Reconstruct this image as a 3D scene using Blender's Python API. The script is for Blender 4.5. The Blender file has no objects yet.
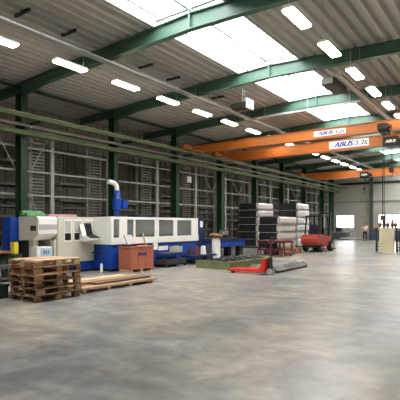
import bpy, math, random
from mathutils import Vector, Matrix, Euler
random.seed(7)
SC = bpy.context.scene
COL = SC.collection
PI = math.pi
ORIG = {}

# ------------------------------------------------------------------ materials
def lin(c):
    return tuple(((v/255)/12.92 if v/255 <= .04045 else ((v/255+.055)/1.055)**2.4) for v in c)

MATS = {}
def M(name, rgb, rough=.6, metal=0., var=.12, scale=6., bump=0., spec=.5):
    if name in MATS: return MATS[name]
    m = bpy.data.materials.new(name); m.use_nodes = True
    nt = m.node_tree; b = nt.nodes['Principled BSDF']
    c = lin(rgb)
    tc = nt.nodes.new('ShaderNodeTexCoord'); n = nt.nodes.new('ShaderNodeTexNoise')
    n.inputs['Scale'].default_value = scale; n.inputs['Detail'].default_value = 4
    nt.links.new(tc.outputs['Object'], n.inputs['Vector'])
    r = nt.nodes.new('ShaderNodeValToRGB')
    r.color_ramp.elements[0].position = .3; r.color_ramp.elements[1].position = .7
    r.color_ramp.elements[0].color = (*[max(0, v*(1-var)) for v in c], 1)
    r.color_ramp.elements[1].color = (*[min(1, v*(1+var)) for v in c], 1)
    nt.links.new(n.outputs['Fac'], r.inputs['Fac']); nt.links.new(r.outputs['Color'], b.inputs['Base Color'])
    b.inputs['Roughness'].default_value = rough; b.inputs['Metallic'].default_value = metal
    b.inputs['Specular IOR Level'].default_value = spec
    if bump:
        bp = nt.nodes.new('ShaderNodeBump'); bp.inputs['Strength'].default_value = bump
        nt.links.new(n.outputs['Fac'], bp.inputs['Height']); nt.links.new(bp.outputs['Normal'], b.inputs['Normal'])
    MATS[name] = m
    return m

def emis(name, rgb, strength):
    m = bpy.data.materials.new(name); m.use_nodes = True
    nt = m.node_tree; nt.nodes.clear()
    e = nt.nodes.new('ShaderNodeEmission'); o = nt.nodes.new('ShaderNodeOutputMaterial')
    n = nt.nodes.new('ShaderNodeTexNoise'); n.inputs['Scale'].default_value = 2
    mx = nt.nodes.new('ShaderNodeMix'); mx.data_type = 'RGBA'
    c = lin(rgb)
    mx.inputs[6].default_value = (*c, 1); mx.inputs[7].default_value = (*[v*.96 for v in c], 1)
    nt.links.new(n.outputs['Fac'], mx.inputs[0]); nt.links.new(mx.outputs[2], e.inputs['Color'])
    e.inputs['Strength'].default_value = strength
    nt.links.new(e.outputs[0], o.inputs[0]); MATS[name] = m
    return m

def glass(name, tint=(235, 240, 240), alpha=.35):
    m = bpy.data.materials.new(name); m.use_nodes = True
    nt = m.node_tree; nt.nodes.clear()
    t = nt.nodes.new('ShaderNodeBsdfTransparent'); g = nt.nodes.new('ShaderNodeBsdfGlossy')
    g.inputs['Roughness'].default_value = .08
    t.inputs['Color'].default_value = (*lin(tint), 1)
    mx = nt.nodes.new('ShaderNodeMixShader'); mx.inputs[0].default_value = alpha
    o = nt.nodes.new('ShaderNodeOutputMaterial')
    nt.links.new(t.outputs[0], mx.inputs[1]); nt.links.new(g.outputs[0], mx.inputs[2]); nt.links.new(mx.outputs[0], o.inputs[0])
    MATS[name] = m
    return m

def floor_mat():
    m = bpy.data.materials.new('polished_concrete'); m.use_nodes = True
    nt = m.node_tree; b = nt.nodes['Principled BSDF']; L = nt.links.new
    tc = nt.nodes.new('ShaderNodeTexCoord')
    def noise(s, d, dist=0.):
        n = nt.nodes.new('ShaderNodeTexNoise'); n.inputs['Scale'].default_value = s
        n.inputs['Detail'].default_value = d; n.inputs['Roughness'].default_value = .6
        n.inputs['Distortion'].default_value = dist
        L(tc.outputs['Object'], n.inputs['Vector']); return n
    def ramp(n, a, c0, c, c1):
        r = nt.nodes.new('ShaderNodeValToRGB'); e = r.color_ramp.elements
        e[0].position = a; e[0].color = (*lin(c0), 1); e[1].position = c; e[1].color = (*lin(c1), 1)
        L(n.outputs['Fac'], r.inputs['Fac']); return r
    big = ramp(noise(.32, 9, .5), .42, (160, 159, 154), .58, (194, 185, 168))
    mid = ramp(noise(.9, 10, .9), .38, (178, 180, 184), .62, (255, 255, 255))
    fine = ramp(noise(4, 9, .4), .36, (206, 206, 206), .64, (255, 255, 255))
    def mul(a, bb, f):
        x = nt.nodes.new('ShaderNodeMix'); x.data_type = 'RGBA'; x.blend_type = 'MULTIPLY'
        x.inputs[0].default_value = f; L(a, x.inputs[6]); L(bb, x.inputs[7]); return x.outputs[2]
    st = noise(1.6, 4, 0.); mp = nt.nodes.new('ShaderNodeMapping'); mp.inputs['Rotation'].default_value = (0, 0, .5); mp.inputs['Scale'].default_value = (.35, 2.2, 1)
    L(tc.outputs['Object'], mp.inputs['Vector']); L(mp.outputs[0], st.inputs['Vector'])
    streak = ramp(st, .36, (214, 214, 216), .64, (255, 255, 255))
    L(mul(mul(mul(big.outputs[0], mid.outputs[0], .8), fine.outputs[0], .8), streak.outputs[0], .7), b.inputs['Base Color'])
    rr = nt.nodes.new('ShaderNodeMapRange'); rr.inputs[3].default_value = .24; rr.inputs[4].default_value = .36
    L(noise(.8, 3).outputs['Fac'], rr.inputs[0]); L(rr.outputs[0], b.inputs['Roughness'])
    b.inputs['Specular IOR Level'].default_value = .5
    return m

def wood(name, rgb, var=.25):
    m = M(name, rgb, .75, 0, var, 5, .15)
    nt = m.node_tree
    tc = [n for n in nt.nodes if n.type == 'TEX_COORD'][0]; no = [n for n in nt.nodes if n.type == 'TEX_NOISE'][0]
    mp = nt.nodes.new('ShaderNodeMapping'); mp.inputs['Scale'].default_value = (6, 1, 6)
    nt.links.new(tc.outputs['Object'], mp.inputs['Vector']); nt.links.new(mp.outputs[0], no.inputs['Vector'])
    return m

DECK = M('roof_deck_sheet', (184, 182, 177), .55, .0, .06, 3)
GREEN = M('green_painted_steel', (70, 104, 86), .45, .0, .1, 4)
COLG = M('dark_green_column_paint', (32, 66, 42), .5, 0, .1, 4)
RAILG = M('olive_green_steel', (98, 114, 78), .5, 0, .12, 3)
DKWALL = M('dark_wall_cladding', (128, 124, 114), .7, 0, .1, 1)
LTWALL = M('light_wall_cladding', (205, 203, 192), .7, 0, .05, .6)
GREYP = M('grey_painted_steel', (176, 176, 172), .5, 0, .08, 4)
GALV = M('galvanised_steel', (176, 176, 172), .4, .5, .1, 8)
DKGREY = M('dark_grey_steel', (58, 57, 56), .55, .2, .15, 5)
BLACK = M('black_plastic', (22, 22, 24), .45, 0, .2, 5)
ORANGE = M('orange_crane_paint', (188, 106, 42), .4, 0, .06, 2)
WHITE = M('white_sheet_metal', (236, 234, 228), .4, 0, .03, 3)
CREAM = M('cream_sheet_metal', (205, 200, 184), .45, 0, .04, 3)
BLUE = M('royal_blue_paint', (20, 66, 158), .4, 0, .08, 3)
DBLUE = M('navy_blue_paint', (22, 36, 84), .45, 0, .1, 3)
RED = M('red_paint', (212, 52, 40), .45, 0, .12, 4)
FRED = M('forklift_red_paint', (162, 58, 46), .45, 0, .1, 4)
RUST = M('rust_red_steel', (104, 52, 44), .7, 0, .25, 9)
TRAYM = M('dark_rack_tray', (104, 102, 98), .5, .2, .15, 5)
SIGNW = M('sign_white', (240, 240, 236), .4, 0, .01, 2)
LOGO = M('logo_blue', (22, 44, 130), .4, 0, .02, 2)
SIGNG = M('sign_grey', (120, 124, 132), .5, 0, .02, 2)
W1 = wood('weathered_pallet_wood', (168, 136, 104)); W2 = wood('dark_pallet_wood', (112, 84, 62)); W3 = wood('pale_pallet_wood', (206, 178, 142))
W4 = wood('reddish_pallet_wood', (162, 110, 76)); CRATEM = wood('reddish_plywood', (170, 98, 72), .12)
BINGREEN = M('olive_bin_paint', (116, 126, 84), .6, 0, .15, 6); DKG = M('dark_green_paint', (34, 60, 46), .55, 0, .15, 5)
SCRAP = M('scrap_steel', (104, 102, 102), .4, .6, .3, 12); FILM = M('clear_stretch_film', (98, 94, 91), .45, 0, .2, 14, .25, .3)
BFILM = M('black_film', (36, 36, 38), .3, 0, .3, 9, .3); LITFILM = M('painted_skylight_sheen', (196, 192, 186), .3, 0, .3, 10, .3)  # second material: skylight reflection on the black bales, put into a pale colour
RUBBER = M('black_rubber', (26, 26, 26), .8, 0, .15, 10); YEL = M('yellow_paint', (226, 200, 50), .5)
SACK = M('white_sack_cloth', (232, 228, 220), .75, 0, .06, 6, .2); CARD = M('brown_cardboard', (150, 112, 74), .8, 0, .2, 8)
PINK = M('pale_pink_card', (196, 150, 156), .7); GROLL = M('green_sheet', (84, 138, 92), .6, 0, .2, 8)
LBLUE = M('pale_blue_label', (170, 200, 226), .5); SCREEN = M('dark_screen', (18, 20, 26), .2)
TAN = M('cream_yellow_board', (226, 216, 178), .6, 0, .1, 2); SKIN = M('skin', (205, 156, 128), .6); HAIR = M('dark_hair', (50, 38, 30), .7)
SHIRT = M('white_shirt', (230, 230, 232), .8); TROUS = M('dark_trousers', (38, 40, 54), .8); SEATM = M('dark_blue_seat', (28, 36, 62), .6)
GLASSM = glass('machine_glass', (190, 198, 202), .3)
LAMP = emis('lamp_tube_glow', (255, 244, 216), 16)
SKY = emis('daylight_panel', (250, 252, 255), 7.0)
WINM = emis('daylit_window_pane', (250, 253, 255), 4.5)
FLOORM = floor_mat()

# ------------------------------------------------------------------ mesh builder
class MB:
    def __init__(s): s.v = []; s.f = []
    def add(s, vs, fs):
        o = len(s.v); s.v += [Vector(v) for v in vs]; s.f += [tuple(i+o for i in f) for f in fs]; return s
    def box(s, x0, x1, y0, y1, z0, z1, mat=None):
        vs = [(x, y, z) for z in (z0, z1) for y in (y0, y1) for x in (x0, x1)]
        if mat is not None: vs = [mat @ Vector(v) for v in vs]
        return s.add(vs, [(0, 2, 3, 1), (4, 5, 7, 6), (0, 1, 5, 4), (2, 6, 7, 3), (0, 4, 6, 2), (1, 3, 7, 5)])
    def prism(s, poly, axis, a, b):
        def p(u, w, t): return {'x': (t, u, w), 'y': (u, t, w), 'z': (u, w, t)}[axis]
        n = len(poly)
        vs = [p(u, w, a) for u, w in poly] + [p(u, w, b) for u, w in poly]
        fs = [tuple(range(n))[::-1], tuple(range(n, 2*n))] + [(i, (i+1) % n, n+(i+1) % n, n+i) for i in range(n)]
        return s.add(vs, fs)
    def cyl(s, p0, p1, r0, r1=None, n=14):
        p0, p1 = Vector(p0), Vector(p1); r1 = r0 if r1 is None else r1
        d = (p1-p0).normalized(); a = Vector((0, 0, 1)) if abs(d.z) < .9 else Vector((1, 0, 0))
        u = d.cross(a).normalized(); w = d.cross(u)
        vs = [p0+(u*math.cos(2*PI*i/n)+w*math.sin(2*PI*i/n))*r0 for i in range(n)] + [p1+(u*math.cos(2*PI*i/n)+w*math.sin(2*PI*i/n))*r1 for i in range(n)]
        fs = [tuple(range(n)), tuple(range(n, 2*n))[::-1]] + [(i, n+i, n+(i+1) % n, (i+1) % n) for i in range(n)]
        return s.add(vs, fs)
    def bar(s, p0, p1, w, h=None):
        p0, p1 = Vector(p0), Vector(p1); h = h or w
        d = (p1-p0).normalized(); a = Vector((0, 0, 1)) if abs(d.z) < .9 else Vector((1, 0, 0))
        u = d.cross(a).normalized()*w/2; k = d.cross(u).normalized()*h/2
        vs = [p0+u*i+k*j for i, j in ((-1, -1), (1, -1), (1, 1), (-1, 1))] + [p1+u*i+k*j for i, j in ((-1, -1), (1, -1), (1, 1), (-1, 1))]
        return s.add(vs, [(0, 1, 2, 3), (7, 6, 5, 4), (0, 4, 5, 1), (1, 5, 6, 2), (2, 6, 7, 3), (3, 7, 4, 0)])
    def tube(s, pts, r, n=8):
        for a, b in zip(pts[:-1], pts[1:]): s.cyl(a, b, r, n=n)
        return s
    def blob(s, c, r, jit=.15, n=8, m=5, seed=0):
        rd = random.Random(seed); vs = []; c = Vector(c)
        for j in range(1, m):
            for i in range(n):
                t = PI*j/m; a = 2*PI*i/n; k = 1+rd.uniform(-jit, jit)
                vs.append(c+Vector((r[0]*math.sin(t)*math.cos(a)*k, r[1]*math.sin(t)*math.sin(a)*k, r[2]*math.cos(t)*k)))
        vs += [c+Vector((0, 0, r[2])), c-Vector((0, 0, r[2]))]; T = len(vs)-2; fs = []
        for j in range(m-2):
            for i in range(n): fs.append((j*n+i, (j+1)*n+i, (j+1)*n+(i+1) % n, j*n+(i+1) % n))
        for i in range(n):
            fs.append((T, i, (i+1) % n)); fs.append((T+1, (m-2)*n+(i+1) % n, (m-2)*n+i))
        return s.add(vs, fs)
    def build(s, name, mat, parent=None, bev=0., smooth=False):
        if parent is None:
            xs = [v.x for v in s.v]; ys = [v.y for v in s.v]; zs = [v.z for v in s.v]
            o = Vector(((min(xs)+max(xs))/2, (min(ys)+max(ys))/2, min(zs)))
        else: o = ORIG[parent.name]
        me = bpy.data.meshes.new(name); me.from_pydata([v-o for v in s.v], [], s.f); me.update()
        import bmesh
        bm = bmesh.new(); bm.from_mesh(me); bmesh.ops.recalc_face_normals(bm, faces=bm.faces)
        if bev: bmesh.ops.bevel(bm, geom=[e for e in bm.edges if len(e.link_faces) == 2 and e.calc_face_angle(0) > .6], offset=bev, segments=2, affect='EDGES', clamp_overlap=True)
        bm.to_mesh(me); bm.free()
        if smooth:
            for p in me.polygons: p.use_smooth = True
        me.materials.append(mat)
        ob = bpy.data.objects.new(name, me); COL.objects.link(ob)
        if parent is None: ob.location = o
        else: ob.parent = parent
        ORIG[ob.name] = o
        return ob

def tag(o, label, cat, group=None, kind=None):
    o['label'] = label; o['category'] = cat
    if group: o['group'] = group
    if kind: o['kind'] = kind
    return o
def thing(name, label, cat, loc=(0, 0, 0), group=None):
    o = bpy.data.objects.new(name, None); COL.objects.link(o); o.location = loc; o.empty_display_size = .2
    ORIG[o.name] = Vector(loc)
    return tag(o, label, cat, group)
def struct(o): o['kind'] = 'structure'; return o
def B(name, mat, parent, *a, bev=0.): return MB().box(*a).build(name, mat, parent, bev)
def copy_tree(o, parent=None):
    c = o.copy(); COL.objects.link(c); c.parent = parent
    for ch in list(o.children): copy_tree(ch, c)
    return c
def text(body, size, mat, loc, rot, parent, name='lettering', shear=0., width=None):
    cu = bpy.data.curves.new('t', 'FONT'); cu.body = body; cu.size = size; cu.extrude = .004; cu.shear = shear
    cu.align_x = 'CENTER'; cu.align_y = 'CENTER'; cu.offset = size*.006
    t = bpy.data.objects.new('t', cu); COL.objects.link(t)
    bpy.context.view_layer.update()
    me = bpy.data.meshes.new_from_object(t.evaluated_get(bpy.context.evaluated_depsgraph_get()))
    bpy.data.objects.remove(t); bpy.data.curves.remove(cu)
    if width:
        w = max(v.co.x for v in me.vertices)-min(v.co.x for v in me.vertices)
        for v in me.vertices: v.co.x *= width/w
    base = [v.co.copy() for v in me.vertices]; polys = [tuple(p.vertices) for p in me.polygons]; nb = len(base)
    vs = []; fs = []
    for k, dx in enumerate((-.045, -.022, 0, .022, .045)):
        vs += [b+Vector((dx*size, 0, k*.0007)) for b in base]; fs += [tuple(i+k*nb for i in p) for p in polys]
    me = bpy.data.meshes.new(name); me.from_pydata(vs, [], fs); me.update()
    mw = Matrix.Translation(loc) @ Euler(rot).to_matrix().to_4x4()
    o = ORIG[parent.name]
    for v in me.vertices: v.co = (mw @ v.co)-o
    me.materials.clear(); me.materials.append(mat); me.name = name
    ob = bpy.data.objects.new(name, me); COL.objects.link(ob); ob.parent = parent; ORIG[ob.name] = o
    return ob
ORD = ['first', 'second', 'third', 'fourth', 'fifth', 'sixth', 'seventh', 'eighth', 'ninth', 'tenth', 'eleventh', 'twelfth', 'thirteenth', 'fourteenth', 'fifteenth', 'sixteenth', 'seventeenth', 'eighteenth']

# ------------------------------------------------------------------ the hall
XL, XR, YN, YF = -19.3, 1.5, -5.0, 49.8
RX = -7.72
def zdeck(x): return 7.86-.04*abs(x-RX)
struct(B('floor', FLOORM, None, XL-.3, XR+.3, YN-.3, YF+.3, -.15, 0))
SKX0, SKX1 = -9.12, -6.42
def deck(x0, x1):
    mb = MB(); p = .37; pts = []
    x = x0
    while x < x1:
        for dx, dz in ((0, 0), (.11, 0), (.16, .13), (.32, .13)):
            xx = min(x+dx, x1); pts.append((xx, zdeck(xx)+dz))
        x += p
    pts.append((x1, zdeck(x1)))
    q = []
    for a in pts:
        if not q or a[0]-q[-1][0] > 1e-4: q.append(a)
    for a, b in zip(q[:-1], q[1:]):
        mb.prism([a, b, (b[0], b[1]+.03), (a[0], a[1]+.03)], 'y', YN, YF)
    return mb
d = deck(XL, SKX0); d2 = deck(SKX1, XR); d.add(d2.v, d2.f)
struct(d.build('ceiling', DECK))
# left wall: vertical trapezoidal cladding
mb = MB(); y = YN
while y < YF:
    mb.box(XL-.2, XL-.05, y, min(y+.5, YF), 0, 7.7); mb.box(XL-.05, XL, y+.1, min(y+.25, YF), 0, 7.45); y += .5
struct(mb.build('wall_left', DKWALL))
struct(B('wall_right', LTWALL, None, XR, XR+.2, YN, YF, 0, 7.55))
struct(B('wall_front', LTWALL, None, XL, XR, YN-.2, YN, 0, 8.2))
# far wall with openings
OPEN = [(-16.62, -14.5, 1.22, 2.76), (-14.16, -13.1, 0, 2.5), (-12.0, -8.2, 1.22, 2.76), (-7.2, -3.2, 1.22, 2.76)]
mb = MB(); x = XL
for (a, b, z0, z1) in OPEN:
    mb.box(x, a, YF, YF+.2, 0, 8.1)
    if z0: mb.box(a, b, YF, YF+.2, 0, z0)
    mb.box(a, b, YF, YF+.2, z1, 8.1); x = b
mb.box(x, XR, YF, YF+.2, 0, 8.1)
for z in (1.1, 2.85, 4.25, 5.4): mb.box(XL, XR, YF-.02, YF, z-.03, z+.03) if z > 2.8 else None
struct(mb.build('wall_back', LTWALL))
for z, n in ((4.25, 1), (6.25, 2)):
    struct(B('trim_%d' % n, DKGREY if n == 2 else GREYP, None, -16.9, XR, YF-.12, YF-.02, z-.06*n, z+.06*n))
wn = 1
for (a, b, z0, z1) in OPEN:
    if z0 == 0: continue
    w = MB()
    for zz in (z0, z1-.07): w.box(a, b, YF-.03, YF+.12, zz, zz+.07)
    n = max(3, round((b-a)/.75))
    for i in range(n+1):
        xx = a+(b-a-.06)*i/n; w.box(xx-.03, xx+.09, YF-.03, YF+.12, z0+.07, z1-.07)
    fr = struct(w.build('window_%d' % wn, GREYP))
    B('pane', WINM, fr, a+.01, b-.01, YF+.13, YF+.15, z0+.01, z1-.01)
    wn += 1
dr = struct(MB().box(-14.16, -14.06, YF-.03, YF+.1, 0, 2.5).box(-13.2, -13.1, YF-.03, YF+.1, 0, 2.5).box(-14.06, -13.2, YF-.03, YF+.1, 2.4, 2.5).build('door_1', GREYP))
B('door_leaf', CREAM, dr, -14.06, -13.2, YF+.03, YF+.08, .01, 2.4)
MB().cyl((-13.35, YF-.03, 1.05), (-13.25, YF-.03, 1.05), .015).box(-13.27, -13.24, YF-.04, YF+.03, 1.0, 1.1).build('door_handle', DKGREY, dr)

# skylight along the ridge, one glazed frame per bay
FY = [.2+5*i for i in range(10)]
for i in range(10):
    y0, y1 = FY[i], min(FY[i]+5, YF)
    if i == 9: y1 = YF
    w = MB()
    zc = zdeck(SKX0)
    for xx in (SKX0-.02, SKX1-.06): w.box(xx, xx+.08, y0, y1, zc-.03, zc+.3)
    w.box(RX-.04, RX+.04, y0, y1, 7.92, 8.2)
    for yy in (y0, y1-.06): w.box(SKX0+.06, SKX1-.06, yy, yy+.06, 8.0, 8.2)
    w.box(SKX0+.06, SKX1-.06, (y0+y1)/2-.02, (y0+y1)/2+.02, 8.1, 8.16)
    fr = struct(w.build('window_%d' % wn, GALV)); wn += 1
    B('pane', SKY, fr, SKX0+.06, RX-.04, y0+.06, y1-.06, 8.16, 8.18)
    B('pane', SKY, fr, RX+.04, SKX1-.06, y0+.06, y1-.06, 8.16, 8.18)
# roof closing over the near end of the ridge slot
struct(B('trim_3', DECK, None, SKX0-.1, SKX1+.1, YN, .2, 7.86, 7.95))

# ------------------------------------------------------------------ columns and rafters
CY = [.2+5*i-(.12 if i == 2 else 0) for i in range(1, 10)]
def h_section(y, x):   # H column, flanges facing +-X
    return MB().box(x-.42, x-.385, y, y+.3, 0, 7.14).box(x-.035, x, y, y+.3, 0, 7.14).box(x-.385, x-.035, y+.14, y+.16, 0, 7.14)
behind = ['at the left edge outside the pallet stack', 'behind the blue cabinet at far left', 'behind the blue extraction duct of the laser machine', 'behind the right end of the laser machine', 'behind the outfeed table', 'just behind the black film bales on the left', 'behind the rear right pile of bales', 'behind the forklift guard', 'nearest the far corner of the hall']
for i, y in enumerate(CY):
    if i == 0: continue
    t = thing('steel_column', 'green steel H column %s, %s in the left row' % (behind[i], ORD[i-1]), 'column', (-16.6, y+.15, 0), 'green steel columns of the left row')
    h_section(y, -16.4).build('shaft', COLG, t)
    B('base_plate', DKGREY, t, -16.9, -16.33, y-.1, y+.4, 0, .03)
    MB().box(-16.4, -15.2, y+.1, y+.2, 5.66, 5.76).build('bracket', COLG, t)
def zraf(x): return 7.36-.026*abs(x-RX)
for i, y in enumerate(CY):
    if i == 0: continue
    mb = MB()
    xs = [-19.2, -16.4, RX, 1.4]
    for a, b in zip(xs[:-1], xs[1:]):
        za, zb = zraf(a), zraf(b); ta, tb = zdeck(a)-.005, zdeck(b)-.005
        mb.prism([(a, za), (b, zb), (b, zb+.035), (a, za+.035)], 'y', y, y+.22)
        mb.prism([(a, ta-.035), (b, tb-.035), (b, tb), (a, ta)], 'y', y, y+.22)
        mb.prism([(a, za+.03), (b, zb+.03), (b, tb-.03), (a, ta-.03)], 'y', y+.1, y+.12)
    for xx in (-16.4, RX, .9): mb.box(xx-.03, xx+.03, y+.01, y+.21, zraf(xx), zdeck(xx)-.02)
    if i > 0:
        mb.prism([(-16.4, 6.9), (-16.4, zraf(-16.4)), (-14.6, zraf(-14.6))], 'y', y+.08, y+.14)
    t = mb.build('roof_rafter', GREEN)
    tag(t, 'green steel roof rafter, %s from the near end, crossing below the skylight' % ORD[i-1], 'rafter', 'green roof rafters')
t = MB().box(-16.62, -16.5, 5.2, 49.7, 7.26, 7.36).build('eaves_beam', DKG)
tag(t, 'long dark green eaves beam running over the left column tops', 'beam')

# crane runways on the left wall side
t = thing('crane_runway', 'upper olive green crane runway beam carrying the orange bridges', 'crane rail', (-15.3, 27, 5.76))
MB().box(-15.37, -15.23, 1, 49.6, 5.9, 5.92).box(-15.37, -15.23, 1, 49.6, 5.76, 5.78).box(-15.26, -15.24, 1, 49.6, 5.78, 5.9).build('beam', RAILG, t)
B('rail', GALV, t, -15.32, -15.28, 1, 49.6, 5.92, 5.95)
t = MB().box(-16.18, -16.05, 1, 49.6, 5.28, 5.3).box(-16.18, -16.05, 1, 49.6, 5.44, 5.46).box(-16.08, -16.06, 1, 49.6, 5.3, 5.44).box(-16.33, -16.18, 1, 49.6, 5.28, 5.3).build('runway_beam', RAILG)
tag(t, 'lower olive green beam running along the column faces under the crane rail', 'beam')
t = MB().cyl((-15.95, 1, 5.66), (-15.95, 49.6, 5.66), .045).cyl((-15.95, 1, 5.6), (-15.95, 49.6, 5.6), .02)
for y in CY[1:]: t.box(-16.4, -15.9, y+.12, y+.18, 5.57, 5.6)
tag(t.build('conductor_rail', GALV), 'pale grey conductor pipe between the two green runway beams', 'pipe')
mb = MB().box(-.17, -.03, 12, 49.6, 5.76, 5.92).box(-.12, -.08, 12, 49.6, 5.92, 5.95)  # unseen right-hand crane runway that carries the other bridge ends
for y in CY[2:]: mb.box(-.2, 1.5, y, y+.2, 5.5, 5.76)
struct(mb.build('trim_4', RAILG))

# ------------------------------------------------------------------ bridge cranes
def crane(y, label, z0, z1, hx, hook, sign=None, hoist_txt=True, hs=1.):
    t = thing('bridge_crane', label, 'crane', (-7.7, y+.2, z0))
    x0, x1 = -15.05, -.35
    w = .34
    MB().prism([(x0, z1-.2), (x0+.9, z0), (x1-.9, z0), (x1, z1-.2), (x1, z1), (x0, z1)], 'y', y+.02, y+.02+w).build('girder', ORANGE, t)
    MB().box(x0-.05, x1+.05, y-.02, y+.42, z1-.001, z1+.025).build('top_flange', ORANGE, t)
    MB().box(x0+.9, x1-.9, y-.02, y+.42, z0-.025, z0+.001).build('bottom_flange', ORANGE, t)
    for xx in (-15.3, -.1):
        c = MB().box(xx-.13, xx+.13, y-.8, y+1.2, 5.98, 6.22).build('end_carriage', ORANGE, t)
        MB().cyl((xx-.03, y-.6, 5.985), (xx+.03, y-.6, 5.985), .034).cyl((xx-.03, y+1., 5.985), (xx+.03, y+1., 5.985), .034).build('wheel', DKGREY, c)
    MB().box(-15.2, x0+.2, y, y+.38, z1-.15, z1+.02).build('end_bracket', ORANGE, t); MB().box(x1-.2, -.2, y, y+.38, z1-.15, z1+.02).build('end_bracket', ORANGE, t)
    if sign:
        sx0, sx1, sz0, sz1, cap = sign
        p = B('sign_board', SIGNW, t, sx0, sx1, y-.005, y+.02, sz0, sz1)
        h = sz1-sz0; L = sx1-sx0
        text('ABUS', h*1.0, LOGO, (sx0+L*.36, y-.008, (sz0+sz1)/2), (PI/2, 0, 0), p, 'lettering', .35, L*.5)
        text(cap, h*.92, SIGNG, (sx0+L*.81, y-.008, (sz0+sz1)/2), (PI/2, 0, 0), p, 'load_lettering', 0, L*.3)
    # hoist
    zm = z0+.1
    h = MB().box(hx-.35*hs, hx+.35*hs, y-.42, y-.06, zm-.24*hs, zm+.24*hs).build('hoist', BLACK, t, .03)
    MB().cyl((hx+.35*hs, y-.24, zm), (hx+.55*hs, y-.24, zm), .15*hs).build('motor', DKGREY, h)
    MB().box(hx-.3*hs, hx+.3*hs, y-.3, y+.43, z0-.13, z0-.03).build('trolley', DKGREY, t)
    if hoist_txt: text('ABUS', .2, SIGNW, (hx, y-.425, zm), (PI/2, 0, 0), h, 'lettering', .3, .5)
    yc = y-.24
    MB().cyl((hx, yc, hook+.25), (hx, yc, zm-.2*hs), .018, n=6).build('chain', DKGREY, t); MB().cyl((hx+.06, yc, hook+.25), (hx+.06, yc, zm-.2*hs), .012, n=6).build('chain', DKGREY, t)
    hk = MB().box(hx-.08, hx+.1, yc-.1, yc+.1, hook+.05, hook+.27)
    pts = [(hx+.01+.09*math.cos(a), yc, hook-.07+.09*math.sin(a)) for a in [PI/2-i*PI/5 for i in range(8)]]
    hk.tube(pts, .022, 6).build('hook', DKGREY, t)
    # pendant control
    px = hx+1.3
    MB().tube([(px, y+.1, z0), (px+.02, y+.08, 3.2), (px+.05, y+.05, 1.5)], .014, 6).build('pendant_cable', BLACK, t)
    B('pendant_switch', YEL, t, px+.01, px+.09, y+.01, y+.09, 1.2, 1.5)
    return t
crane(20.2, 'nearest orange bridge crane with small white maker sign, its chain hanging to the crate', 5.78, 6.2, -4.6, 1.75, (-7.82, -6.28, 5.86, 6.11, '3,2t'), False, .6)
crane(23.4, 'middle orange bridge crane with the larger white ABUS 3.2t sign', 5.68, 6.2, -4.95, 4.2, (-8.18, -6.08, 5.76, 6.15, '3.2t'))
crane(37.0, 'farthest orange bridge crane lit yellow by the lamps near the far wall', 5.62, 6.18, -9.9, 4.4, None)

# ------------------------------------------------------------------ lamps, trays
def lamp(name_loc, label, group):
    x, y, z = name_loc
    t = thing('ceiling_lamp', label, 'lamp', name_loc, group)
    MB().prism([(x-.15, z+.02), (x+.15, z+.02), (x+.08, z+.1), (x-.08, z+.1)], 'y', y-.58, y+.58).build('housing', WHITE, t)
    MB().box(x-.14, x+.14, y-.56, y+.56, z-.035, z+.02).build('diffuser', LAMP, t, .015)
    zt = zdeck(x)
    for s in (-.5, .5): MB().cyl((x, y+s, z+.09), (x, y+s, zt+.1), .008, n=6).build('suspension_wire', GALV, t)
near = [6.2, 8.6, 11.0, 13.35, 15.7, 18.0, 20.4]; mid = [22.7, 25.0, 27.1]; rest = [29.1, 31.4, 33.7, 35.8, 38.1, 40.4]
for i, y in enumerate(near):
    lamp((-11.25, y, 6.6), 'glowing white ceiling lamp in the left row, %s from the left picture edge' % ORD[i], 'lamps of the left ceiling row')
for i, y in enumerate(mid):
    lamp((-11.25, y, 6.6), 'left row ceiling lamp among the near crane girders, %s from the camera' % ORD[i], 'lamps of the left ceiling row')
for i, y in enumerate(rest):
    lamp((-11.25, y, 6.6), 'small glowing ceiling lamp of the left row, %s beyond the two near cranes' % ORD[i], 'lamps of the left ceiling row')
for i, y in enumerate([9.85, 12.15, 14.6, 16.97, 19.3, 21.6]):
    lamp((-4.23, y, 6.6), 'ceiling lamp in the row right of the skylight, %s from the top' % ORD[i], 'lamps of the right ceiling row')
def tray(x, z, y0, y1, label):
    t = thing('cable_tray', label, 'cable tray', (x, (y0+y1)/2, z))
    MB().box(x-.1, x+.1, y0, y1, z, z+.012).box(x-.1, x-.085, y0, y1, z, z+.07).box(x+.085, x+.1, y0, y1, z, z+.07).build('channel', GALV, t)
    MB().cyl((x-.17, y0, z+.05), (x-.17, y1, z+.05), .03, n=8).build('conduit', GALV, t)
    y = y0+1.2
    while y < y1:
        if min(abs(y-c-.11) for c in CY) > .25:
            MB().box(x-.21, x+.09, y-.01, y+.01, z+.07, z+.09).cyl((x, y, z+.08), (x, y, zdeck(x)+.1), .01, n=6).build('hanger', GALV, t)
        y += 2.6
tray(-10.95, 7.0, -3, 45, 'long galvanised cable tray above the left lamp row')
tray(-5.1, 7.0, 15.6, 45, 'long galvanised cable tray beside the right lamp row')
t = MB().bar((-11.05, 19.85, 7.14), (-5.5, 19.85, 7.14), .1, .09)
for xx in (-10.3, -8.0, -6): t.cyl((xx, 19.85, 7.18), (xx, 19.85, 8.1 if xx == -8 else zdeck(xx)+.1), .01, n=6)
tag(t.build('cross_conduit', GREYP), 'straight grey conduit crossing below the skylight between the cable trays', 'conduit')
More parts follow.
